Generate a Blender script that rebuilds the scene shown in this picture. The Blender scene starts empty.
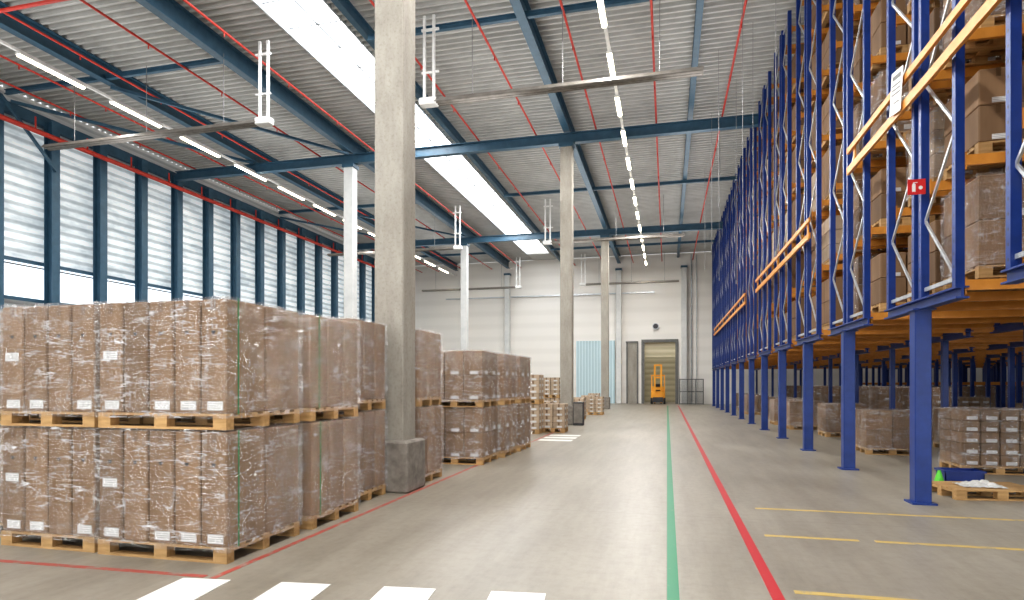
import bpy, math, random
from mathutils import Vector, Matrix
random.seed(7)
scene = bpy.context.scene
COL = scene.collection

# ------------------------------------------------------------------ materials
def new_mat(name):
    m = bpy.data.materials.new(name); m.use_nodes = True
    nt = m.node_tree; b = nt.nodes["Principled BSDF"]
    return m, nt, b
def N(nt, t, **kw):
    n = nt.nodes.new(t)
    for k, v in kw.items(): setattr(n, k, v)
    return n
def coords(nt, scale=(1,1,1), kind="Object"):
    tc = N(nt, "ShaderNodeTexCoord"); mp = N(nt, "ShaderNodeMapping")
    mp.inputs["Scale"].default_value = scale
    nt.links.new(tc.outputs[kind], mp.inputs["Vector"])
    return mp.outputs["Vector"]
def ramp(nt, src, stops):
    r = N(nt, "ShaderNodeValToRGB"); e = r.color_ramp.elements
    while len(e) < len(stops): e.new(0.5)
    for i, (p, c) in enumerate(stops):
        e[i].position = p; e[i].color = (*c, 1) if len(c) == 3 else c
    nt.links.new(src, r.inputs["Fac"]); return r.outputs["Color"]
def noise(nt, vec, scale, detail=4, rough=0.55, dist=0.0):
    n = N(nt, "ShaderNodeTexNoise"); n.inputs["Scale"].default_value = scale
    n.inputs["Detail"].default_value = detail; n.inputs["Roughness"].default_value = rough
    n.inputs["Distortion"].default_value = dist
    nt.links.new(vec, n.inputs["Vector"]); return n.outputs["Fac"]
def bump(nt, b, src, strength=0.3, dist=0.01):
    bp = N(nt, "ShaderNodeBump"); bp.inputs["Strength"].default_value = strength
    bp.inputs["Distance"].default_value = dist
    nt.links.new(src, bp.inputs["Height"]); nt.links.new(bp.outputs["Normal"], b.inputs["Normal"])
def mul(nt, a, b_):
    mx = N(nt, "ShaderNodeMix", data_type='RGBA', blend_type='MULTIPLY'); mx.inputs[0].default_value = 1
    nt.links.new(a, mx.inputs[6]); nt.links.new(b_, mx.inputs[7]); return mx.outputs[2]
def mottled(name, c1, c2, scale=3, rough=0.5, metal=0.0, bstr=0.0, vscale=(1,1,1), rnd=0.0, detail=4):
    m, nt, b = new_mat(name)
    v = coords(nt, vscale); n = noise(nt, v, scale, detail)
    col = ramp(nt, n, [(0.3, c1), (0.7, c2)])
    if rnd:
        oi = N(nt, "ShaderNodeObjectInfo"); hs = N(nt, "ShaderNodeHueSaturation")
        mr = N(nt, "ShaderNodeMapRange"); mr.inputs["To Min"].default_value = 1-rnd; mr.inputs["To Max"].default_value = 1+rnd
        nt.links.new(oi.outputs["Random"], mr.inputs["Value"]); nt.links.new(mr.outputs["Result"], hs.inputs["Value"])
        nt.links.new(col, hs.inputs["Color"]); col = hs.outputs["Color"]
    nt.links.new(col, b.inputs["Base Color"])
    b.inputs["Roughness"].default_value = rough; b.inputs["Metallic"].default_value = metal
    if bstr: bump(nt, b, n, bstr)
    return m
def emis(name, col, s):
    m, nt, b = new_mat(name)
    b.inputs["Base Color"].default_value = (*col, 1)
    b.inputs["Emission Color"].default_value = (*col, 1); b.inputs["Emission Strength"].default_value = s
    return m

M = {}
# floor
m, nt, b = new_mat("polished_concrete_floor")
v = coords(nt)
n1 = noise(nt, v, 0.35, 5, 0.55); n2 = noise(nt, v, 9, 9, 0.72)
c1 = ramp(nt, n1, [(0.30, (0.245,0.218,0.178)), (0.70, (0.325,0.294,0.245))])
c2 = ramp(nt, n2, [(0.33, (0.86,0.86,0.85)), (0.55, (1,1,1))])
c = mul(nt, c1, c2)
vs_ = coords(nt, (2.6, 0.30, 1)); n3 = noise(nt, vs_, 1.1, 7, 0.7)
c3 = ramp(nt, n3, [(0.36, (0.82,0.81,0.79)), (0.58, (1,1,1))]); c = mul(nt, c, c3)
br = N(nt, "ShaderNodeTexBrick"); br.inputs["Scale"].default_value = 1.0
br.offset = 0; br.inputs["Brick Width"].default_value = 7.8; br.inputs["Row Height"].default_value = 7.8
br.inputs["Mortar Size"].default_value = 0.008
br.inputs["Color1"].default_value = br.inputs["Color2"].default_value = (1,1,1,1); br.inputs["Mortar"].default_value = (0.78,0.78,0.78,1)
nt.links.new(v, br.inputs["Vector"]); c = mul(nt, c, br.outputs["Color"])
nt.links.new(c, b.inputs["Base Color"])
rr = ramp(nt, n1, [(0.3, (0.36,)*3), (0.7, (0.44,)*3)]); nt.links.new(rr, b.inputs["Roughness"])
bump(nt, b, n2, 0.02, 0.003)
M['floor'] = m
m, nt, b = new_mat("cast_concrete")
v = coords(nt); n = noise(nt, coords(nt, (1,1,.35)), 3, 9, .65); nn = noise(nt, v, 22, 6, .7)
c = mul(nt, ramp(nt, n, [(0.3, (0.29,0.265,0.225)), (0.7, (0.43,0.405,0.355))]), ramp(nt, nn, [(0.3, (.80,.79,.77)), (.5, (1,1,1))]))
nt.links.new(c, b.inputs["Base Color"]); b.inputs["Roughness"].default_value = .8; bump(nt, b, nn, .25, .01)
M['conc'] = m
M['conc_dark'] = mottled("rough_concrete_plinth", (0.17,0.15,0.13), (0.31,0.28,0.245), 7, 0.9, bstr=0.4, detail=8)
M['conc_white'] = mottled("white_painted_concrete", (0.60,0.61,0.60), (0.72,0.72,0.70), 2.5, 0.7)
def wallmat(name, ca, cb, pitch, axis='Z', em=0.0, bst=0.6):
    m, nt, b = new_mat(name)
    v = coords(nt)
    w = N(nt, "ShaderNodeTexWave", wave_type='BANDS', bands_direction=axis, wave_profile='SIN')
    w.inputs["Scale"].default_value = 0.31416/pitch
    nt.links.new(v, w.inputs["Vector"])
    c = ramp(nt, w.outputs["Fac"], [(0.1, ca), (0.6, cb)])
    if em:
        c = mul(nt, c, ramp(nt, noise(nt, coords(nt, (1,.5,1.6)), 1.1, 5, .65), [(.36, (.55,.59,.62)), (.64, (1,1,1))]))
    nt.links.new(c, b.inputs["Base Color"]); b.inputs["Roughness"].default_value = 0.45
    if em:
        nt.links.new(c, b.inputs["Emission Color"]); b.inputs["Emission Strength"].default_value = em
    bump(nt, b, w.outputs["Fac"], bst, 0.03)
    return m
M['endwall'] = wallmat("cream_panel_wall", (0.82,0.79,0.74), (0.86,0.83,0.78), 1.1, 'Z', 0, 0.04)
M['cladding'] = wallmat("white_ribbed_cladding", (0.5,0.52,0.53), (0.75,0.76,0.76), 0.3)
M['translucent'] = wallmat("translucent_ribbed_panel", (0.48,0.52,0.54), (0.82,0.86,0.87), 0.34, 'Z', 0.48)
M['bluedoor'] = wallmat("pale_blue_ribbed_door", (0.42,0.56,0.60), (0.60,0.74,0.78), 0.25, 'X', 0.0)
M['beigedoor'] = wallmat("beige_sectional_door", (0.50,0.45,0.30), (0.62,0.56,0.40), 0.5, 'Z', 0.0)
M['window'] = emis("daylit_window_pane", (0.86,0.93,1.0), 0.95)
M['glint_panel'] = emis("added_glint_panel", (0.95,0.97,1.0), 12.0)  # glow for panels added behind the camera to give glints on the film
M['skylight'] = emis("daylit_skylight_pane", (0.95,0.98,1.0), 3.4)
M['tube'] = emis("fluorescent_tube", (1.0,0.93,0.72), 8.0)
M['deck'] = mottled("galvanised_roof_deck", (0.43,0.43,0.415), (0.53,0.53,0.51), 1.5, 0.5, 0.0)
M['steel_teal'] = mottled("teal_painted_steel", (0.035,0.09,0.14), (0.05,0.12,0.18), 4, 0.4)
M['steel_wall'] = mottled("blue_painted_steel_post", (0.04,0.10,0.155), (0.055,0.13,0.20), 4, 0.45)
M['rack_blue'] = mottled("rack_blue_paint", (0.006,0.030,0.165), (0.010,0.044,0.225), 5, 0.38)
M['rack_orange'] = mottled("rack_orange_paint", (0.54,0.22,0.035), (0.66,0.29,0.055), 5, 0.4)
M['rail_orange'] = mottled("bright_orange_rail_paint", (0.66,0.27,0.045), (0.76,0.34,0.07), 5, 0.4)
M['galv'] = mottled("galvanised_steel", (0.45,0.47,0.49), (0.62,0.64,0.66), 8, 0.35, 0.6)
M['red_pipe'] = mottled("red_pipe_paint", (0.50,0.04,0.025), (0.62,0.06,0.04), 5, 0.4)
M['white'] = mottled("white_enamel", (0.70,0.70,0.68), (0.80,0.80,0.78), 5, 0.4)
M['sheet'] = mottled("translucent_plastic", (0.50,0.50,0.48), (0.66,0.66,0.64), 5, 0.25)
M['dark'] = mottled("dark_grey_metal", (0.03,0.03,0.035), (0.06,0.06,0.065), 5, 0.5)
M['midgrey'] = mottled("grey_steel_frame", (0.12,0.12,0.115), (0.17,0.17,0.16), 5, 0.5)
M['heater'] = mottled("brushed_heater_hood", (0.17,0.155,0.135), (0.26,0.24,0.215), 5, 0.4, 0.3)
M['cable'] = mottled("steel_cable", (0.25,0.25,0.25), (0.35,0.35,0.35), 5, 0.5, 0.5)
M['carton'] = mottled("kraft_cardboard", (0.185,0.108,0.055), (0.275,0.170,0.093), 3, 0.75, rnd=0.20, vscale=(1,1,0.3))
M['carton_pale'] = mottled("pale_kraft_cardboard", (0.36,0.27,0.19), (0.47,0.37,0.27), 3, 0.75, rnd=0.15)
M['tape'] = mottled("brown_packing_tape", (0.15,0.088,0.045), (0.18,0.105,0.055), 3, 0.3)
M['wood'] = mottled("pine_pallet_wood", (0.38,0.225,0.09), (0.57,0.36,0.16), 6, 0.75, bstr=0.15, vscale=(0.6,4,4), rnd=0.15)
M['deckwood'] = mottled("brown_deck_wood", (0.19,0.115,0.06), (0.30,0.19,0.10), 6, 0.75)
M['strap'] = mottled("green_plastic_strap", (0.02,0.20,0.07), (0.03,0.26,0.09), 3, 0.4)
M['bluebin'] = mottled("blue_plastic", (0.008,0.03,0.18), (0.012,0.04,0.24), 3, 0.35)
M['greenp'] = mottled("bright_green_plastic", (0.10,0.55,0.04), (0.14,0.65,0.07), 3, 0.4)
M['fork'] = mottled("orange_yellow_truck_paint", (0.82,0.34,0.02), (0.90,0.42,0.03), 3, 0.4)
M['rubber'] = mottled("black_rubber", (0.015,)*3, (0.03,)*3, 3, 0.8)
M['signred'] = mottled("sign_red", (0.55,0.02,0.02), (0.60,0.03,0.03), 3, 0.4)
def paint(name, c, wear=0.45, under=(0.27,0.245,0.205)):
    m, nt, b = new_mat(name); v = coords(nt); n = noise(nt, v, 5, 10, 0.75)
    c2 = ramp(nt, n, [(wear-0.12, under), (wear, c)])
    nt.links.new(c2, b.inputs["Base Color"]); b.inputs["Roughness"].default_value = 0.45
    return m
M['p_green'] = paint("green_floor_paint", (0.01,0.20,0.09), 0.40)
M['p_red'] = paint("red_floor_paint", (0.42,0.02,0.025), 0.40)
M['p_redworn'] = paint("worn_red_floor_paint", (0.38,0.07,0.05), 0.50)
M['p_yellow'] = paint("worn_yellow_floor_paint", (0.50,0.36,0.12), 0.47)
M['p_white'] = paint("white_floor_paint", (0.74,0.73,0.70), 0.42)
m, nt, b = new_mat("printed_paper_label")
v = coords(nt, (1,1,1))
w = N(nt, "ShaderNodeTexWave", wave_type='BANDS', bands_direction='Z'); w.inputs["Scale"].default_value = 16
nt.links.new(v, w.inputs["Vector"])
c = ramp(nt, w.outputs["Fac"], [(0.12, (0.34,0.34,0.35)), (0.25, (0.74,0.74,0.72))])
nt.links.new(c, b.inputs["Base Color"]); M['label'] = m
# stretch film
m, nt, b = new_mat("clear_stretch_film")
for n in list(nt.nodes):
    if n.type != 'OUTPUT_MATERIAL': nt.nodes.remove(n)
out = [n for n in nt.nodes if n.type == 'OUTPUT_MATERIAL'][0]
oi = N(nt, "ShaderNodeObjectInfo")
def fcoords(scale):
    tc = N(nt, "ShaderNodeTexCoord"); a = N(nt, "ShaderNodeVectorMath", operation='ADD'); mp = N(nt, "ShaderNodeMapping")
    cm = N(nt, "ShaderNodeCombineXYZ"); ml = N(nt, "ShaderNodeMath", operation='MULTIPLY'); ml.inputs[1].default_value = 30
    nt.links.new(oi.outputs["Random"], ml.inputs[0])
    for i in range(3): nt.links.new(ml.outputs[0], cm.inputs[i])
    nt.links.new(tc.outputs["Object"], a.inputs[0]); nt.links.new(cm.outputs[0], a.inputs[1])
    mp.inputs["Scale"].default_value = scale; nt.links.new(a.outputs[0], mp.inputs["Vector"]); return mp.outputs["Vector"]
def ridge(src):
    s = N(nt, "ShaderNodeMath", operation='SUBTRACT'); s.inputs[1].default_value = .5; nt.links.new(src, s.inputs[0])
    a = N(nt, "ShaderNodeMath", operation='ABSOLUTE'); nt.links.new(s.outputs[0], a.inputs[0]); return a.outputs[0]
nA = noise(nt, fcoords((1.0, 1.0, 9.0)), 2.2, 3, 0.5, 0.2)
nB = noise(nt, fcoords((9.0, 9.0, 1.3)), 2.0, 3, 0.5, 0.2)
nC = noise(nt, fcoords((2.5, 2.5, 4.0)), 2.5, 3, 0.6, 0.4)
rA, rB, rC = ridge(nA), ridge(nB), ridge(nC)
ad = N(nt, "ShaderNodeMath", operation='ADD'); nt.links.new(rA, ad.inputs[0]); nt.links.new(rB, ad.inputs[1])
ad2 = N(nt, "ShaderNodeMath", operation='ADD'); nt.links.new(ad.outputs[0], ad2.inputs[0]); nt.links.new(rC, ad2.inputs[1])
bp = N(nt, "ShaderNodeBump"); bp.inputs["Strength"].default_value = 1.0; bp.inputs["Distance"].default_value = 0.16
nt.links.new(ad2.outputs[0], bp.inputs["Height"])
gl = N(nt, "ShaderNodeBsdfGlossy"); gl.inputs["Roughness"].default_value = 0.06; gl.inputs["Color"].default_value = (1,1,1,1)
nt.links.new(bp.outputs["Normal"], gl.inputs["Normal"])
tr = N(nt, "ShaderNodeBsdfTransparent"); tr.inputs["Color"].default_value = (1,1,1,1)
df = N(nt, "ShaderNodeBsdfDiffuse"); df.inputs["Color"].default_value = (0.93,0.93,0.94,1)
crA = ramp(nt, rA, [(0.0, (.95,)*3), (0.018, (0,)*3)])  # white diffuse streaks along the creases, highlights painted into the film colour
crB = ramp(nt, rB, [(0.0, (.6,)*3), (0.016, (0,)*3)])
mxm = N(nt, "ShaderNodeMath", operation='MAXIMUM'); nt.links.new(crA, mxm.inputs[0]); nt.links.new(crB, mxm.inputs[1])
gate = ramp(nt, noise(nt, fcoords((1.2,1.2,2.5)), 3.0, 3, .5), [(.42, (.0,)*3), (.60, (1,)*3)])
gm = N(nt, "ShaderNodeMath", operation='MULTIPLY'); nt.links.new(mxm.outputs[0], gm.inputs[0]); nt.links.new(gate, gm.inputs[1])
milk = ramp(nt, nC, [(.48, (.0,)*3), (.70, (.04,)*3)])
g2 = N(nt, "ShaderNodeMath", operation='ADD'); g2.use_clamp = True; nt.links.new(gm.outputs[0], g2.inputs[0]); nt.links.new(milk, g2.inputs[1])
ms0 = N(nt, "ShaderNodeMixShader"); nt.links.new(g2.outputs[0], ms0.inputs[0]); nt.links.new(tr.outputs[0], ms0.inputs[1]); nt.links.new(df.outputs[0], ms0.inputs[2])
ms = N(nt, "ShaderNodeMixShader"); ms.inputs[0].default_value = 0.12
nt.links.new(ms0.outputs[0], ms.inputs[1]); nt.links.new(gl.outputs[0], ms.inputs[2])
nt.links.new(ms.outputs[0], out.inputs["Surface"])
M['film'] = m

# ------------------------------------------------------------------ mesh builder
class MB:
    def __init__(s): s.v=[]; s.f=[]; s.mi=[]; s.sm=[]
    def add(s, vs, fs, mi=0, smooth=False):
        o=len(s.v); s.v += [tuple(p) for p in vs]
        for f in fs: s.f.append([i+o for i in f]); s.mi.append(mi); s.sm.append(smooth)
    def box(s, c, d, mi=0):
        x,y,z=c; a,b_,e=d[0]/2,d[1]/2,d[2]/2
        vs=[(x+i*a,y+j*b_,z+k*e) for k in(-1,1) for j in(-1,1) for i in(-1,1)]
        s.add(vs,[(0,2,3,1),(4,5,7,6),(0,1,5,4),(2,6,7,3),(0,4,6,2),(1,3,7,5)],mi); return s
    def bbox(s, c, d, r=0.01, mi=0):
        x,y,z=c; a,b_,e=d[0]/2,d[1]/2,d[2]/2
        ring=[(-a+r,-b_),(a-r,-b_),(a,-b_+r),(a,b_-r),(a-r,b_),(-a+r,b_),(-a,b_-r),(-a,-b_+r)]
        def ins(q): return [(p[0]-math.copysign(r*0.8,p[0]),p[1]-math.copysign(r*0.8,p[1])) for p in q]
        L=[(ins(ring),-e),(ring,-e+r),(ring,e-r),(ins(ring),e)]
        vs=[(x+p[0],y+p[1],z+h) for q,h in L for p in q]
        fs=[tuple(range(7,-1,-1)),tuple(range(24,32))]
        for l in range(3):
            for i in range(8):
                j=(i+1)%8; fs.append((l*8+i,l*8+j,l*8+8+j,l*8+8+i))
        s.add(vs,fs,mi); return s
    def bar(s, p1, p2, w, h, mi=0):
        p1=Vector(p1);p2=Vector(p2);d=(p2-p1).normalized()
        up=Vector((0,0,1)) if abs(d.z)<0.95 else Vector((0,1,0))
        sx=d.cross(up).normalized()*w/2; sy=sx.cross(d).normalized()*h/2
        vs=[]
        for p in(p1,p2): vs += [p-sx-sy,p+sx-sy,p+sx+sy,p-sx+sy]
        s.add(vs,[(0,1,2,3),(7,6,5,4),(0,4,5,1),(1,5,6,2),(2,6,7,3),(3,7,4,0)],mi); return s
    def cyl(s, p1, p2, r, n=10, mi=0, r2=None):
        p1=Vector(p1);p2=Vector(p2);d=(p2-p1).normalized(); r2=r if r2 is None else r2
        up=Vector((0,0,1)) if abs(d.z)<0.95 else Vector((0,1,0))
        sx=d.cross(up).normalized(); sy=sx.cross(d)
        vs=[]
        for p,q in((p1,r),(p2,r2)):
            for i in range(n):
                a=2*math.pi*i/n; vs.append(p+sx*math.cos(a)*q+sy*math.sin(a)*q)
        s.add(vs,[(i,(i+1)%n,n+(i+1)%n,n+i) for i in range(n)],mi,True)
        s.add(vs[:n],[tuple(range(n-1,-1,-1))],mi); s.add(vs[n:],[tuple(range(n))],mi); return s
    def ibeam(s, p1, p2, w, h, tf=0.02, tw=0.015, mi=0):
        p1=Vector(p1);p2=Vector(p2); up=Vector((0,0,1))
        for dz in(-h/2+tf/2,h/2-tf/2): s.bar(p1+up*dz,p2+up*dz,w,tf,mi)
        s.bar(p1,p2,tw,h-2*tf,mi); return s
    def mesh(s, name, mats):
        me=bpy.data.meshes.new(name); me.from_pydata(s.v,[],s.f)
        for mt in mats: me.materials.append(M[mt])
        me.polygons.foreach_set("material_index",s.mi); me.polygons.foreach_set("use_smooth",s.sm)
        me.update(); return me

def link(o): COL.objects.link(o); return o
def meta(o,label,category,group=None,kind=None):
    if label: o["label"]=label
    if category: o["category"]=category
    if group: o["group"]=group
    if kind: o["kind"]=kind
def thing(name,label,category,loc=(0,0,0),group=None,rz=0):
    o=bpy.data.objects.new(name,None); o.empty_display_size=0.2; o.location=loc; o.rotation_euler[2]=rz
    meta(o,label,category,group); return link(o)
def part(name,mb,mats,parent,loc=(0,0,0),label=None):
    me = mb if isinstance(mb,bpy.types.Mesh) else mb.mesh(name,mats)
    o=bpy.data.objects.new(name,me); o.parent=parent; o.location=loc
    if label:o["label"]=label
    return link(o)
def solo(name,mb,mats,label,category,loc=(0,0,0),group=None,kind=None,rz=0):
    me = mb if isinstance(mb,bpy.types.Mesh) else mb.mesh(name,mats)
    o=bpy.data.objects.new(name,me); o.location=loc; o.rotation_euler[2]=rz
    meta(o,label,category,group,kind); return link(o)
def dup(src,loc=None,rz=None,parent=None):
    o=src.copy(); COL.objects.link(o)
    if parent is not None: o.parent=parent
    if loc is not None:o.location=loc
    if rz is not None:o.rotation_euler[2]=rz
    for c in src.children: dup(c,parent=o)
    return o

XL,XR,YB,YE,ZC = -22.75,26.0,-12.0,52.0,12.2
# ------------------------------------------------------------------ shell
def struct(name,mb,mats,label,loc=(0,0,0)):
    return solo(name,mb,mats,label,None,loc,kind="structure")
struct("floor",MB().box(((XL+XR)/2,(YB+YE)/2+3.5,-0.1),(XR-XL+.8,YE-YB+7.8,0.2)),['floor'],"polished grey concrete warehouse floor")
mb=MB(); D0,D1,DZ=-1.8,0.65,5.0
mb.box(((XL+D0)/2,YE+.15,ZC/2),(D0-XL,0.3,ZC)); mb.box(((D1+XR)/2,YE+.15,ZC/2),(XR-D1,0.3,ZC))
mb.box(((D0+D1)/2,YE+.15,(DZ+ZC)/2),(D1-D0,0.3,ZC-DZ))
struct("wall_back",mb,['endwall'],"cream horizontally panelled end wall")
struct("wall_right",MB().box((XR+.15,(YB+YE)/2,ZC/2),(0.3,YE-YB,ZC)),['cladding'],"white ribbed cladding wall behind the racks")
mb=MB().box((XL-.35,(YB+YE)/2,2.35),(0.2,YE-YB,4.7)); mb.box((XL-.35,(YB+YE)/2,11.6),(0.2,YE-YB,1.2))
mb.box((XL-.35,(YB+12)/2,7.9),(0.2,12-YB,6.4))
struct("wall_left",mb,['cladding'],"white ribbed cladding wall with window bands")
struct("wall_front",MB().box(((XL+XR)/2,YB-.15,ZC/2),(XR-XL,0.3,ZC)),['conc'],"grey wall of the loading side")
wn=1
for i in range(9):  # unseen bright panels, added to reflect in the stretch film
    x=-20+i*5.0
    struct("window_%d"%wn,MB().box((x,YB+.03,2.8),(1.7,.05,3.2)),['glint_panel'],"added glowing panel behind the camera, for film glints"); wn+=1
    struct("window_%d"%wn,MB().box((x,YB+.03,8.2),(2.2,.05,1.4)),['glint_panel'],"added high glowing panel behind the camera, for film glints"); wn+=1
def deck(x0,x1):
    mb=MB(); y=YB; vs=[]; pitch=0.28
    prof=[]
    while y<YE:
        for dy,dz in((0,0),(0.08,0),(0.115,0.12),(0.245,0.12)): prof.append((y+dy,ZC+dz))
        y+=pitch
    for py,pz in prof: vs += [(x0,py,pz),(x1,py,pz)]
    mb.add(vs,[(2*i,2*i+1,2*i+3,2*i+2) for i in range(len(prof)-1)]); return mb
SX0,SX1=-11.1,-9.2
mb=deck(XL-.3,SX0); m2=deck(SX1,XR+.3); mb.add(m2.v,m2.f)
mb.box(((SX0+SX1)/2,YE-1.2,ZC+.05),(SX1-SX0,2.6,.1))
struct("ceiling",mb,['deck'],"light grey corrugated steel roof deck")
mb=MB(); mb.box(((SX0+SX1)/2,(YB+YE-2.5)/2,ZC+.25),(SX1-SX0,YE-2.5-YB,.04))
struct("window_%d"%wn,mb,['skylight'],"long translucent roof skylight strip"); wn+=1
mb=MB()
for x in(SX0,SX1): mb.box((x,(YB+YE-2.5)/2,ZC+.13),(.05,YE-2.5-YB,.3))
y=YB
while y<YE-2.5: mb.box(((SX0+SX1)/2,y,ZC+.19),(SX1-SX0,.05,.06)); y+=1.3
mb.box(((SX0+SX1)/2,(YB+YE)/2-1.25,ZC+.19),(.05,YE-2.5-YB,.06))
struct("trim_1",mb,['galv'],"grey skylight kerb and glazing bars")
ys=[18.5-2.05*k for k in range(12,0,-1)]+[18.5+2.05*k for k in range(0,17)]
for a,b_ in zip(ys[:-1],ys[1:]):
    if a<12: continue
    mb=MB().box((XL-.2,(a+b_)/2,5.4),(.04,2.05,1.3)); mb.box((XL-.16,(a+b_)/2,5.95),(.05,2.05,.04),1)
    struct("window_%d"%wn,mb,['window','midgrey'],"daylit strip window pane"); wn+=1
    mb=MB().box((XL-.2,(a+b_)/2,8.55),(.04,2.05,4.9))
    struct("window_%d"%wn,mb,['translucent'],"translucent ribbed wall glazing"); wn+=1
mb=MB()
for z in(4.7,6.1,11.05): mb.box((XL-.08,(10+YE)/2,z),(.12,YE-10,.12))
mb.box((XL-.05,(10+YE)/2,11.45),(.2,YE-10,.4))
struct("trim_2",mb,['steel_wall'],"blue horizontal steel wall rails")
mb=MB(); 
for dx in(-.18,.18): mb.box((dx,0,5.75),(.025,.32,11.5))
mb.box((0,0,5.75),(.36,.02,11.5)); mb.box((0,0,.01),(.5,.4,.02))
pm=mb.mesh("wall_post",['steel_wall'])
for y in ys:
    if 12<y<YE: solo("wall_post",pm,None,"blue steel H-section wall post beside windows","post",(XL+.22,y,0),"blue wall posts")
for a,b_,z0,z1 in((12.35,16.45,9.2,11.6),(16.45,18.5,11.6,9.6),(14.4,16.45,7.0,9.2)):
    solo("wall_brace",MB().bar((0,a,z0),(0,b_,z1),.08,.10),['steel_wall'],"diagonal blue steel brace between wall posts","brace",(XL+.45,0,0),"wall braces")

# ------------------------------------------------------------------ columns
def column(x,y,mat,label,base=True,w=.43,h=11.1,bw=.14):
    t=thing("concrete_column",label,"column",(x,y,0),"warehouse columns")
    part("shaft",MB().bbox((0,0,h/2),(w,w,h),.02),[mat],t)
    part("bracket",MB().box((0,0,h-.1),(w+.1,w+.1,.16)),['steel_teal'],t)
    if base: part("plinth",MB().bbox((0,0,.38),(w+bw,w+bw,.76),.03),['conc_dark'],t)
    return t
column(-4.02,8.74,'conc',"tall grey concrete column with rough plinth among pallets",w=.47,bw=.24)
column(-3.85,24.35,'conc',"tall grey concrete column with rough plinth",w=.47)
column(-3.85,39.95,'conc',"tall grey concrete column with rough plinth",w=.47)
column(-3.85,51.6,'conc_white',"white concrete column against end wall",False)
column(1.33,51.6,'conc_white',"white concrete column against end wall",False)
for y in(24.35,39.95,51.6): column(-13.3,y,'conc_white',"tall white painted concrete column",False)

# ------------------------------------------------------------------ roof steel
for x in(-18.0,-13.3,-8.6,-3.85,.87,5.6,10.3,15.1,19.8):
    big = x in(-18.0,-13.3,-3.85,15.1)
    h=.60 if big else .36
    mb=MB().ibeam((0,YB,0),(0,YE-.05,0),.26 if big else .18,h,.03,.02)
    solo("roof_beam",mb,['steel_teal'],"long teal steel roof I-beam","beam",(x,0,ZC-.02-h/2),"roof beams")
for y in(8.75,24.35,39.95):
    mb=MB().ibeam((XL+.5,0,0),(XR-.1,0,0),.26,.40,.03,.02)
    solo("cross_beam",mb,['steel_teal'],"teal steel cross beam over the column row","beam",(0,y,11.31),"roof cross beams")
for y in(16.6,32.2,46.0):
    for x0,x1 in((XL+.5,-13.4),(-8.5,XR-.1)):
        mb=MB().ibeam((x0,0,0),(x1,0,0),.12,.16,.02,.02)
        solo("purlin",mb,['steel_teal'],"thin teal steel roof purlin","beam",(0,y,11.72),"roof purlins")
for (x0,x1) in((-22.3,-18.0),(-18,-13.3)):
    for (y0,y1) in((16.8,24.15),(32.4,39.75)):
        mb=MB().bar((x0,y0,11.5),(x1,y1,11.5),.1,.1)
        solo("wind_brace",mb,['steel_teal'],"diagonal teal steel roof brace","beam",(0,0,0),"roof braces")
for x in(2.0,-.4,-2.7,-5.1,-7.5,-12.2,-14.8,-17.3,-19.7,-21.3,6.5):
    mb=MB().cyl((0,YB,0),(0,YE-.02,0),.036,8)
    yy=12.0
    while yy<YE-2: mb.cyl((0,yy,0),(0,yy,-.14),.02,6); yy+=3.1
    solo("sprinkler_pipe",mb,['red_pipe'],"thin red sprinkler pipe under the roof","pipe",(x,0,11.60),"red sprinkler pipes")
mb=MB().cyl((0,10,0),(0,YE-.3,0),.09,12)
for y in ys:
    if 12<y<YE-2: mb.cyl((0,y+1,0),(-.0,y+1,.5),.03,8)
solo("sprinkler_main",mb,['red_pipe'],"thick red sprinkler main along the window wall","pipe",(XL+.75,0,10.7))
solo("sprinkler_main",MB().cyl((0,0,0),(18,0,0),.05,10),['red_pipe'],"red sprinkler cross main under the roof","pipe",(XL+.9,11.9,10.9))

# ------------------------------------------------------------------ luminaires
def lamp(L):
    t=thing("fluorescent_light","white linear fluorescent light fitting, switched on","ceiling light")
    part("housing",MB().box((0,L/2,.06),(.16,L,.07)),['white'],t)
    part("tube",MB().cyl((-.03,.03,0),(-.03,L-.03,0),.028,8).cyl((.03,.03,0),(.03,L-.03,0),.028,8).box((0,L/2,.018),(.13,L-.04,.01)),['tube'],t)
    t["group"]="fluorescent lights"; return t
def lampline(x,y0,L,step,z=11.0):
    a=lamp(L); a.location=(x,y0,z); y=y0+step
    while y<YE-L-.3: dup(a,(x,y,z)); y+=step
    solo("lighting_rail",MB().box((0,(y0-6+YE-.2)/2,0),(.09,YE-.2-y0+6,.07)),['white'],"slim white rail carrying fluorescent lights","rail",(x,0,z+.135))
lampline(-18.0,13.75,2.1,3.07); lampline(-1.6,15.0,1.45,2.8)

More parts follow.
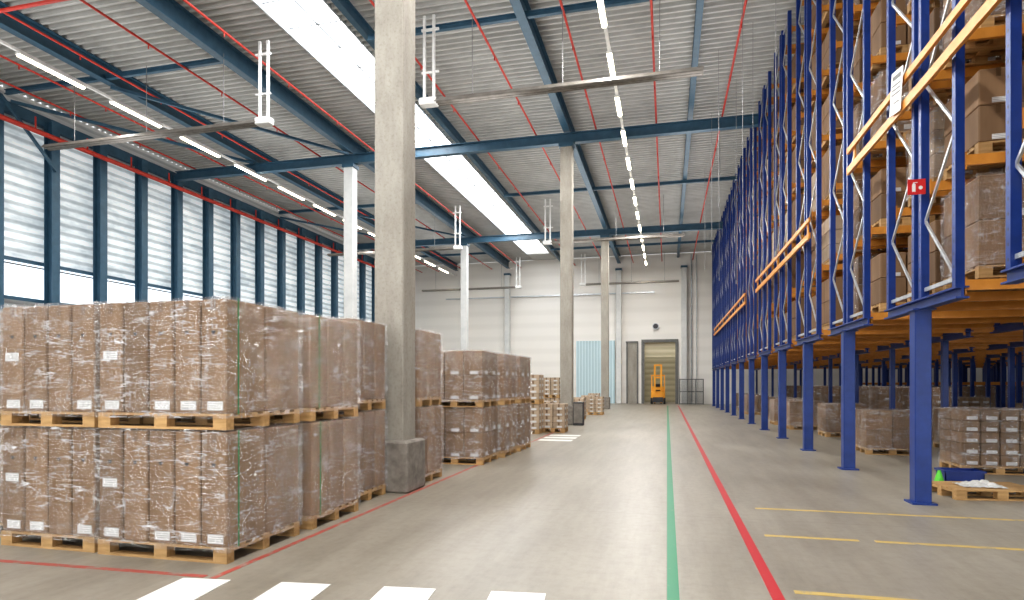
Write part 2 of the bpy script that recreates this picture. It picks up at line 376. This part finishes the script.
# ------------------------------------------------------------------ heaters
def heater(x0,x1,y,flue):
    t=thing("radiant_tube_heater","long suspended radiant tube heater with white flue frame","heater",(x0,y,9.46),"suspended heaters")
    L=x1-x0; mb=MB(); 
    hood=[(-.16,0),(-.07,.12),(.07,.12),(.16,0)]
    vs=[(e,a,b_) for e in(0,L) for a,b_ in hood]+[(e,a,b_+.012) for e in(0,L) for a,b_ in hood]
    mb.add(vs,[(i,i+1,i+5,i+4) for i in range(3)]+[(8+i,12+i,13+i,9+i) for i in range(3)]+[(0,4,12,8),(3,11,15,7),(0,8,9,1),(1,9,10,2),(2,10,11,3),(4,5,13,12),(5,6,14,13),(6,7,15,14)])
    part("hood",mb,['heater'],t)
    part("tube",MB().cyl((.05,-.06,.02),(L-.05,-.06,.02),.038,10).cyl((.05,.06,.02),(L-.05,.06,.02),.038,10),['heater'],t)
    for q in(.15,.5,.85): part("hanger_rod",MB().cyl((L*q,0,.12),(L*q,0,2.3),.012,6),['cable'],t)
    fx=0.0 if flue<0 else L; s=-1 if flue<0 else 1
    part("flue_frame",MB().bar((fx+s*.05,0,.1),(fx+s*.05,0,2.5),.07,.07).bar((fx+s*.33,0,-.05),(fx+s*.33,0,2.5),.07,.07)
        .bar((fx-.1*s,0,2.1),(fx+s*.42,0,2.1),.06,.06).bar((fx-.1*s,0,.9),(fx+s*.42,0,.9),.05,.05),['white'],t)
    part("burner_box",MB().bbox((fx+s*.2,0,.06),(.5,.28,.2),.02),['white'],t)
for y in(16.35,34.2,49.3):
    heater(-6.3,.9,y,-1); heater(-20.2,-12.0,y,1)

# ------------------------------------------------------------------ pallets and loads
def pallet_mesh(W=1.2,Dp=1.14):
    mb=MB(); n=7
    for i in range(3):
        y=-Dp/2+.05+i*(Dp-.1)/2
        mb.box((0,y,.011),(W,.1,.022))
        for j in range(3): mb.box((-W/2+.07+j*(W-.14)/2,y,.061),(.14,.1,.078))
    for j in range(3): mb.box((-W/2+.07+j*(W-.14)/2,0,.111),(.14,Dp,.022))
    for i in range(n): mb.box((0,-Dp/2+.05+i*(Dp-.1)/(n-1),.133),(W,.1 if i in(0,n//2,n-1) else .085,.022))
    return mb.mesh("pallet",['wood'])
def film_mesh(W,Dp,z0,H):
    mb=MB(); nx,ny,nz=14,14,12; rnd=random.Random(int(W*1000+H*100))
    vs={};V=[];F=[]
    def P(i,j,k):
        key=(i,j,k)
        if key not in vs:
            x=-W/2+W*i/nx;y=-Dp/2+Dp*j/ny;z=z0+H*k/nz
            o=rnd.uniform(0,.012)
            if i==0:x-=o
            if i==nx:x+=o
            if j==0:y-=o
            if j==ny:y+=o
            if k==nz:z+=o
            vs[key]=len(V);V.append((x,y,z))
        return vs[key]
    for k in range(nz):
        for i in range(nx):
            F.append((P(i,0,k),P(i+1,0,k),P(i+1,0,k+1),P(i,0,k+1)))
            F.append((P(i+1,ny,k),P(i,ny,k),P(i,ny,k+1),P(i+1,ny,k+1)))
        for j in range(ny):
            F.append((P(0,j+1,k),P(0,j,k),P(0,j,k+1),P(0,j+1,k+1)))
            F.append((P(nx,j,k),P(nx,j+1,k),P(nx,j+1,k+1),P(nx,j,k+1)))
    for i in range(nx):
        for j in range(ny): F.append((P(i,j,nz),P(i+1,j,nz),P(i+1,j+1,nz),P(i,j+1,nz)))
    mb.add(V,F,0,False); return mb.mesh("stretch_film",['film'])
def make_load(label,W,Dp,H,nc,nr,nl,mat='carton',labels=1,strap=False,film=True,group="wrapped pallet loads",name="wrapped_pallet_load",side=False):
    t=thing(name,label,"pallet load",group=group)
    part("pallet",pallet_mesh(W-.01,Dp-.01),None,t)
    g=.020; cw,cd,ch=W/nc-g,Dp/nr-g,H/nl-.005
    mb=MB().bbox((0,0,ch/2),(cw,cd,ch),.012)
    mb.box((0,0,ch+.0005),(.05,cd*.98,.002),1); mb.box((0,-cd/2-.0008,ch-.05),(.05,.0015,.1),1)
    cm=mb.mesh("carton",[mat,'tape'])
    lw=min(.17,cw*.62); lm=MB().box((0,0,0),(lw,.002,.085 if ch>.5 else .06)).mesh("shipping_label",['label'])
    hm=MB().box((0,0,0),(.045,.002,.014)).box((0,0,-.016),(.03,.0021,.018)).mesh("printed_mark",['dark'])
    slm=MB().box((0,0,0),(.002,lw,.07)).mesh("shipping_label",['label'])
    for l in range(nl):
        for r in range(nr):
            for c in range(nc):
                px=-W/2+W/nc*(c+.5);py=-Dp/2+Dp/nr*(r+.5)
                o=part("carton",cm,None,t,(px,py,.145+l*(ch+.005)))
                if labels and r==0:
                    if labels<2 or c!=(1 if nc==5 else 2): part("shipping_label",lm,None,o,(0.02,-cd/2-.003,.07 if ch>.5 else .05))
                    if labels>1:
                        if c in(0,): part("shipping_label",lm,None,o,(0,-cd/2-.003,ch*.52))
                        part("printed_mark",hm,None,o,(0,-cd/2-.002,ch*.72))
                if side and c==nc-1 and labels: part("shipping_label",slm,None,o,(cw/2+.003,0,.06))
    if strap: part("strap",MB().box((W/2+.024,-Dp/2+.13,.145+H/2),(.004,.012,H+.02)),['strap'],t)
    if film: part("stretch_film",film_mesh(W+.02,Dp+.02,.10,H+.055),None,t)
    return t
PH=.145
RX=-3.78
def stack(proto,x,y,H,n=2,jit=.012):
    z=0
    for i in range(n):
        dup(proto,(x+random.uniform(-jit,jit),y+random.uniform(-jit,jit),z),random.uniform(-.008,.008)); z+=PH+H+.014
Hh=1.03
A=make_load("film-wrapped tall brown cartons with white labels on pallet",1.42,1.14,Hh,5,2,1,labels=2,strap=True)
B=make_load("film-wrapped tall brown cartons on wooden pallet",1.17,1.14,Hh,4,2,1,labels=2)
C=make_load("film-wrapped plain brown cartons on wooden pallet",1.2,1.08,Hh,2,3,1,labels=1,strap=True)
C2=make_load("taller film-wrapped brown cartons on wooden pallet",1.2,.98,Hh+.05,3,3,1,labels=1)
protos=[A,B,C,C2]
stack(A,RX-.71,5.29,Hh); stack(B,RX-1.42-.63,5.31,Hh)
stack(B,-7.08,5.55,Hh)
stack(C,RX-.6,6.60,Hh+.0); stack(C,RX-1.9,6.64,Hh); stack(C,RX-3.2,6.64,Hh)
stack(C2,RX-.80,7.84,Hh+.05); stack(C2,RX-2.1,7.84,Hh+.05)
stack(C2,RX-.60,9.64,Hh+.05); stack(C2,RX-1.95,9.0,Hh+.05);stack(C2,RX-1.95,10.15,Hh+.05)
D=make_load("film-wrapped stack of brown cartons on wooden pallet",1.2,1.14,.98,3,2,2,labels=1,side=True)
protos.append(D)
for x,y in((-4.12,12.25),(-4.02,13.55),(-3.95,14.85),(-5.4,12.25),(-5.3,13.55),(-5.3,14.85)): stack(D,x,y,.98)
E=make_load("pale small cartons with white labels stacked on pallet",.8,.8,.8,2,2,4,'carton_pale',1,film=False,side=True,name="loaded_pallet")
protos.append(E)
stack(E,-4.35,19.8,.8); stack(E,-5.3,20.0,.8)
stack(E,-3.65,20.5,.8,1)
for x,y,n in((-4.6,23.0,1),(-4.0,28.0,1),(-4.3,30.5,1),(-3.6,32.5,1),(-4.4,36,1),(-5.2,28.5,2),(-5.6,33,1),(-5.0,44,1)): stack(E,x,y,.8,n)

# ------------------------------------------------------------------ pallet racks
RXF=3.3; LV=[2.82+1.45*i for i in range(7)]; FT=11.95; FB=2.72
def frame_proto():
    fr=bpy.data.objects.new("upright_frame",None); link(fr)
    Hf=FT-FB
    mb=MB(); mb.box((-.045,0,Hf/2),(.012,.09,Hf)); 
    for s in(-1,1): mb.box((0,s*.04,Hf/2),(.09,.01,Hf))
    zz=.1
    while zz<Hf: mb.box((-.0515,0,zz),(.002,.018,.03),1); zz+=.15
    pm=mb.mesh("post",['rack_blue','dark'])
    for y in(-.50,.50):
        part("post",pm,None,fr,(0,y,0))
    mb=MB(); z=.12; s=1
    while z<Hf-1.0:
        mb.bar((0,-.46*s,z),(0,.46*s,z+.9),.025,.035); z+=.9; s=-s
    mb.bar((0,-.46,.12),(0,.46,.12),.03,.05); mb.bar((0,-.46,z),(0,.46,z),.03,.05)
    part("brace",mb,['galv'],fr)
    return fr
FR=frame_proto()
def beam_mesh(L):
    mb=MB().box((L/2,0,0),(L-.09,.05,.12)); 
    for x in(.06,L-.06): mb.box((x,0,-.01),(.02,.07,.2))
    return mb.mesh("load_beam",['rack_orange'])
BL=2.9; BM=beam_mesh(BL)
COLM=MB().bbox((0,0,FB/2-.06),(.20,.20,FB-.12),.01).box((0,0,.012),(.30,.30,.024)).box((0,0,FB-.13),(.28,.28,.02)).mesh("support_column",['rack_blue'])
COLS=MB().box((0,0,FB/2-.06),(.12,.12,FB-.12)).box((0,0,.01),(.2,.2,.02)).mesh("support_column",['rack_blue'])
GIR=MB().ibeam((0,-1.22,FB-.06),(0,1.22,FB-.06),.14,.14,.02,.03).mesh("base_girder",['rack_blue'])
DK=MB()
for i in range(12): DK.box((.25+i*.22,0,0),(.1,2.2,.02))
DKM=DK.mesh("slatted_deck",['deckwood'])
rows=[5.97+3.43*k for k in range(0,14)]
for k,y0 in enumerate(rows):
    if y0>50.5: continue
    t=thing("pallet_rack","tall blue pallet rack with orange beams holding cartons","storage rack",(RXF,y0,0),"high pallet racks")
    nb=2 if k<4 else 1
    for i in range(nb+1):
        for s in(-1,1):
            f=dup(FR,(i*BL,s*.62,FB),parent=t)
    for i in range(0,7):
        part("support_column",COLM if i==0 else COLS,None,t,(i*BL,0,0))
        if i>=3:
            for s in(-1,1): part("support_column",COLS,None,t,(i*BL,s*1.08,0))
        part("base_girder",GIR,None,t,(i*BL,0,0))
    for i in range(6):
        for yy in(-1.12,0,1.12): part("load_beam",BM,None,t,(i*BL,yy,LV[0]-.07))
        if i>=3 and k>=3:
            for yy in(-1.12,1.12): part("load_beam",BM,None,t,(i*BL,yy,1.62))
    for l in LV[1:]:
        for i in range(nb):
            for yy in(-1.12,-.14,.14,1.12): part("load_beam",BM,None,t,(i*BL,yy,l-.07))
    for i in range(6): part("slatted_deck",DKM,None,t,(i*BL,0,LV[0]))
for o in [FR]+list(FR.children): bpy.data.objects.remove(o)

R1=make_load("film-wrapped brown cartons on pallet in rack",.82,1.0,1.05,1,2,2,labels=1,group="loads stored in racks")
R2=make_load("brown cartons on pallet in rack",.82,1.0,.85,2,2,2,labels=1,film=False,group="loads stored in racks",name="loaded_pallet")
R3=make_load("pale cartons on pallet in rack",.82,1.0,.95,1,1,3,'carton_pale',labels=1,film=True,group="loads stored in racks")
protos+= [R1,R2,R3]
def simple(mat,H,n):
    mb=MB()
    for s in(-.33,0,.33): mb.box((s,0,.06),(.1,.98,.12),1)
    mb.box((0,0,.132),(.8,1.0,.024),1)
    for i in range(n): mb.bbox((0,-.25,.147+H/n*(i+.5)),(.8,.49,H/n-.01),.01); mb.bbox((0,.25,.147+H/n*(i+.5)),(.8,.49,H/n-.01),.01)
    return mb.mesh("loaded_pallet",[mat,'wood'])
S=[simple('carton',1.0,2),simple('carton',.8,2),simple('carton_pale',.95,3),simple('carton',1.05,1)]
for k,y0 in enumerate(rows):
    if y0>50.5: continue
    for li,l in enumerate(LV[:6]):
        for s in(-1,1):
            for j in range(3 if k in(0,1,2) else 1):
                if k==1 and li==0 and s==-1 and j==0: pr=R1
                elif random.random()<(.05 if j==0 else .08): continue
                else: pr=random.choice([R1,R1,R1,R2,R2,R3])
                if li==5 and pr is R1: pr=R2
                loc=(RXF+.62+j*.9,y0+s*.62,l+.012 if li==0 else l-.008)
                if k<3: dup(pr,loc,random.uniform(-.02,.02))
                elif j==0:
                    solo("loaded_pallet",random.choice(S) if li<5 else S[1],None,"brown cartons on wooden pallet stored in rack","pallet load",loc,"loads stored in racks",rz=random.uniform(-.02,.02))
def rail(y0,y1,z0):
    t=thing("guard_rail","orange double safety rail fixed along rack fronts","rail",(RXF-.14,y0,z0),"orange rack rails")
    L=y1-y0
    part("lower_bar",MB().box((0,L/2,0),(.045,L,.13)),['rail_orange'],t)
    part("upper_bar",MB().box((0,L/2,.36),(.045,L,.10)),['rail_orange'],t)
    n=int(L/3.43)+1
    for i in range(n): part("bracket",MB().box((.03,.3+i*(L-.6)/max(1,n-1),.18),(.03,.08,.5)),['rail_orange'],t)
rail(6.3,12.3,5.42); rail(15.4,24.2,5.0); rail(27.5,45,5.0)
t=thing("notice_board","white notice sheet hung on orange rack rail","sign",(RXF-.19,9.55,5.38))
t.rotation_euler[0]=.18
part("sheet",MB().box((0,.22,.27),(.008,.44,.58)),['white'],t)
part("printing",MB().box((-.006,.22,.47),(.003,.32,.06)).box((-.006,.22,.37),(.003,.34,.02)).box((-.006,.22,.31),(.003,.34,.02)).box((-.006,.22,.25),(.003,.34,.02)).box((-.006,.18,.13),(.003,.22,.02)),['midgrey'],t)
t=thing("fire_safety_sign","small red fire safety sign on blue rack post","sign",(3.18,9.19,4.09))
part("panel",MB().box((0,0,.1),(.21,.008,.20)),['signred'],t)
part("bracket",MB().box((.09,.04,.1),(.02,.08,.04)),['galv'],t)
part("symbol",MB().box((-.035,-.006,.085),(.04,.003,.10)).box((-.035,-.006,.145),(.02,.003,.025)).box((-.012,-.006,.155),(.04,.003,.010)).cyl((.045,-.0045,.085),(.045,-.0075,.085),.025,12),['white'],t)

for x,y,z in((2.3,14.5,4.5),(1.9,17,6),(2.3,18.2,5),(1.5,19.5,7),(2.2,21.5,5),(1.6,24,6.5),(2.1,27,6),(1.7,30,7)):
    mb=MB().cyl((0,0,0),(0,0,11.6-z),.008,6).cyl((0,0,-.12),(0,0,0),.02,6)
    solo("hanging_cable",mb,['cable'],"thin steel cable hanging from roof","cable",(x,y,z),"hanging cables")

# ------------------------------------------------------------------ goods under racks
F1=make_load("brown carton stack on pallet under rack",1.1,1.0,.85,2,2,2,labels=0,group="floor loads under racks")
F2=make_load("small cartons with white labels on pallet under rack",1.2,1.0,1.0,4,2,5,'carton',1,film=True,group="floor loads under racks",side=False)
F3=make_load("tall brown carton stack on pallet under rack",1.1,1.0,1.35,2,2,3,labels=1,group="floor loads under racks")
protos+=[F1,F2,F3]
for pr,x,y in((F2,5.72,13.2),(F1,4.95,16.1),(F1,7.1,17.4),(F1,5.2,21.0),(F3,7.2,20.4),(F1,10.2,20.0),(F3,7.6,24.2),(F2,9.9,24.5),(F1,11.1,22.4),(F1,4.6,26.5),(F3,8.0,27.5),(F3,10.4,28),(F3,13.5,28),
    (F1,5.0,31),(F3,7.6,31.5),(F3,10.7,32.5),(F3,13.4,32),(F3,16.5,34),(F1,4.6,35),(F3,8,36),(F3,11,38),(F3,14,40),(F3,19,42),(F1,4.7,24.0),(F1,4.7,39),(F1,4.8,43),
    (F3,7.5,42),(F3,10.5,43),(F3,17.0,38),(F1,8.2,14.6),(F3,9.6,17.2),(F3,13.2,24.6),(F3,16.0,28.5),(F1,5.2,28.9),(F3,19.0,31),(F3,19.6,35),(F3,16.5,44),(F3,22,45),(F3,10.6,18.8)):
    dup(pr,(x,y,0),random.uniform(-.05,.05))
for p in protos:
    for c in list(p.children_recursive): bpy.data.objects.remove(c)
    bpy.data.objects.remove(p)
t=thing("wooden_pallet","empty wooden pallet lying on floor under rack","pallet",(4.4,10.25,0),rz=.15)
part("pallet_boards",pallet_mesh(1.2,.8),None,t)
mb=MB(); n=22; rnd=random.Random(3)
def hh(i,j):
    x,y=i/n,j/n
    return .004+.09*math.sin(math.pi*x)*math.sin(math.pi*y)*(0.45+0.55*abs(math.sin(9*x+5*y)*math.cos(11*y-4*x)))+rnd.uniform(0,.012)
vs=[(-.30+.55*i/n,-.22+.38*j/n,hh(i,j)) for i in range(n+1) for j in range(n+1)]
mb.add(vs,[(i*(n+1)+j,(i+1)*(n+1)+j,(i+1)*(n+1)+j+1,i*(n+1)+j+1) for i in range(n) for j in range(n)])
solo("plastic_sheet",mb,['sheet'],"crumpled translucent plastic film on wooden pallet","plastic",(4.35,10.22,.146))
def tray(L,W,H,th=.015):
    mb=MB().box((0,0,th/2),(L,W,th))
    for s in(-1,1): mb.box((s*(L/2-th/2),0,H/2),(th,W,H)); mb.box((0,s*(W/2-th/2),H/2),(L,th,H))
    mb.box((0,W/2+.01,H-.02),(L+.04,.03,.03)).box((0,-W/2-.01,H-.02),(L+.04,.03,.03)).box((L/2+.01,0,H-.02),(.03,W,.03)).box((-L/2-.01,0,H-.02),(.03,W,.03)); return mb
solo("storage_crate",tray(.55,.35,.22),['bluebin'],"open blue plastic crate on floor","crate",(4.6,11.5,0))
t=thing("floor_cone","small bright green plastic cone","cone",(4.1,10.95,0))
part("cone_body",MB().cyl((0,0,.02),(0,0,.26),.09,14,0,.02),['greenp'],t); part("cone_base",MB().bbox((0,0,.012),(.22,.22,.024),.005),['greenp'],t)

# ------------------------------------------------------------------ end wall items
mb=MB()
for x in(D0-.12,D1+.12): mb.box((x,YE-.06,DZ/2),(.24,.14,DZ))
mb.box(((D0+D1)/2,YE-.06,DZ+.12),(D1-D0+.48,.14,.24))
struct("trim_3",mb,['midgrey'],"grey steel door frame")
struct("door_1",MB().box(((D0+D1)/2,YE+.22,4.4),(D1-D0,.08,1.2)),['beigedoor'],"beige sectional loading door mostly raised")
mb=MB().box(((D0+D1)/2,YE+6,2.6),(D1-D0+3.2,.2,5.2))
for x in(D0-1.5,D1+1.5): mb.box((x,YE+3.2,2.6),(.2,5.6,5.2))
struct("wall_corridor",mb,['beigedoor'],"beige passage walls beyond the doorway")
struct("door_2",MB().box((-5.8,YE-.12,2.6),(3.2,.12,5.2)),['bluedoor'],"pale blue ribbed sliding door")
mb=MB()
for x in(-3.2,-2.35): mb.box((x,YE-.08,2.5),(.12,.12,5.0))
mb.box((-2.8,YE-.08,5.05),(1.0,.12,.14)); mb.box((-2.8,YE-.05,2.5),(.75,.06,4.9),1)
struct("door_3",mb,['midgrey','conc'],"narrow grey service door")
struct("trim_4",MB().box((-10,YE-.1,9.1),(18,.1,.1)).cyl((1.9,YE-.15,0),(1.9,YE-.15,12),.05).cyl((2.3,YE-.15,0),(2.3,YE-.15,12),.03),['galv'],"grey conduit on end wall")
t=thing("mesh_cage","dark steel mesh cage standing at end wall","cage",(1.85,50.6,0))
mb=MB()
for x in(-.9,-.3,.3,.9): mb.box((x,0,1.0),(.07,.07,2.0))
for z in(.05,1,1.97): mb.box((0,0,z),(1.87,.06,.07))
part("frame",mb,['midgrey'],t); mb=MB()
for i in range(41): mb.box((-.9+i*.045,0,1),(.015,.015,1.95))
part("mesh_panel",mb,['midgrey'],t)
t=thing("forklift","orange reach truck parked in the doorway","forklift",(-.7,51.2,0))
mb=MB().bbox((0,.3,.62),(1.1,1.4,.8),.08).bbox((0,.75,1.15),(1.1,.5,.5),.06)
part("chassis",mb,['fork'],t)
mb=MB()
for x in(-.5,.5):
    mb.bar((x,-.2,1.0),(x,-.05,2.25),.08,.08); mb.bar((x,.9,1.3),(x,.85,2.25),.08,.08)
mb.box((0,.4,2.27),(1.1,1.0,.07))
for i in range(4): mb.box((0,.1+i*.2,2.32),(1.05,.04,.04))
part("overhead_guard",mb,['fork'],t)
mb=MB()
for x in(-.25,.25): mb.box((x,-.5,1.6),(.14,.14,3.1))
for z in(.3,1.2,2.1,3.1): mb.box((0,-.5,z),(.5,.08,.12))
part("mast",mb,['fork'],t)
part("fork_carriage",MB().box((0,-.6,.35),(.8,.06,.4)).box((-.25,-1.0,.08),(.12,.9,.05)).box((.25,-1.0,.08),(.12,.9,.05)),['dark'],t)
part("seat",MB().bbox((0,.35,1.12),(.45,.45,.15),.03).bbox((0,.58,1.35),(.45,.12,.5),.03),['rubber'],t)
for x in(-.5,.5):
    for y in(-.3,.8): part("wheel",MB().cyl((x-.08,y,.25),(x+.08,y,.25),.25,20),['rubber'],t)
t=thing("wall_fan_heater","round grey unit mounted high on end wall","fan heater",(-.9,YE-.02,6.3))
part("body",MB().cyl((0,-.25,0),(0,0,0),.26,20),['galv'],t); part("grille",MB().cyl((0,-.27,0),(0,-.25,0),.2,20),['dark'],t)
t=thing("fire_hose_cabinet","dark cabinet standing beside concrete column plinth","cabinet",(-3.33,24.0,0))
part("body",MB().bbox((0,0,.45),(.4,.35,.9),.02),['dark'],t); part("door",MB().box((0,-.18,.47),(.34,.015,.75)),['heater'],t)

# ------------------------------------------------------------------ floor markings
def mark(name,x0,x1,y0,y1,mat,label,rz=0,h=.004):
    cx,cy=(x0+x1)/2,(y0+y1)/2
    return solo(name,MB().box((0,0,h/2),(x1-x0,y1-y0,h)),[mat],label,"floor marking",(cx,cy,0),"painted floor markings",rz=rz)
mark("floor_line",.0,.09,1,47,'p_green',"green painted line along the aisle")
mark("floor_line",.76,.85,1,47,'p_red',"red painted line along the aisle")
mark("floor_line",-3.66,-3.60,4.35,23,'p_redworn',"worn red line beside pallet stacks",h=.002)
mark("floor_line",-8.5,-3.72,4.28,4.34,'p_redworn',"worn red line before pallet stacks",.03,h=.003)
for y,x0,x1 in((8.5,1.1,9),(7.0,1.0,1.9),(7.0,2.05,9),(5.15,.95,9)):
    mark("floor_line",x0,x1,y-.035,y+.035,'p_yellow',"worn yellow line under racks")
for i in range(0,4):
    x=-3.62+.85*i; y=4.3+.1*i-.33
    mark("crossing_stripe",x-.21,x+.21,y-.27,y+.35,'p_white',"white painted pedestrian crossing stripe",.11,h=.006)
for i in range(3): mark("crossing_stripe",-3.55,-2.6,17.2+i*.85,17.6+i*.85,'p_white',"white painted pedestrian crossing stripe",h=.006)

# ------------------------------------------------------------------ light and camera
w=bpy.data.worlds.new("World"); scene.world=w; w.use_nodes=True
bg=w.node_tree.nodes["Background"]; bg.inputs[0].default_value=(0.95,0.97,1.0,1); bg.inputs[1].default_value=1.0
def area(x,y,z,sx,sy,e,col=(1,.985,.96),up=False):
    l=bpy.data.lights.new("lamp_and_fill_light",'AREA'); l.shape='RECTANGLE'; l.size=sx;l.size_y=sy;l.energy=e;l.color=col
    o=bpy.data.objects.new("lamp_and_fill_light",l); o.location=(x,y,z); link(o)
    if up: o.rotation_euler[0]=math.pi
area(-1.6,28,10.85,.3,40,2100); area(-1.6,3,10.85,.3,12,850); area(-18,28,10.85,.3,40,700); area(14,25,10.85,.3,50,500)  # lamp rows; near-end and right-hand lights are added fill without fittings
area(-10,20,12.1,1.6,55,2500,(.97,.985,1)); area(7.5,22,2.5,.3,36,110)  # skylight daylight, then an added fill strip under the racks
for x in(-17,-5,1.0): area(x,22,8.8,2.0,50,480,(.99,.99,1),True)  # added upward fill that brightens the roof deck, no fittings here
cam=bpy.data.cameras.new("Camera"); co=bpy.data.objects.new("Camera",cam); link(co)
co.location=(0,0,1.6); co.rotation_euler=(math.radians(90),0,math.radians(14.04))
cam.sensor_width=36; cam.lens=36*620/1024; cam.shift_y=84/1024; cam.clip_end=200
scene.camera=co
scene.view_settings.view_transform='Standard'
try: scene.view_settings.look='Medium High Contrast'
except Exception as e: print(e)
scene.view_settings.exposure=0.15
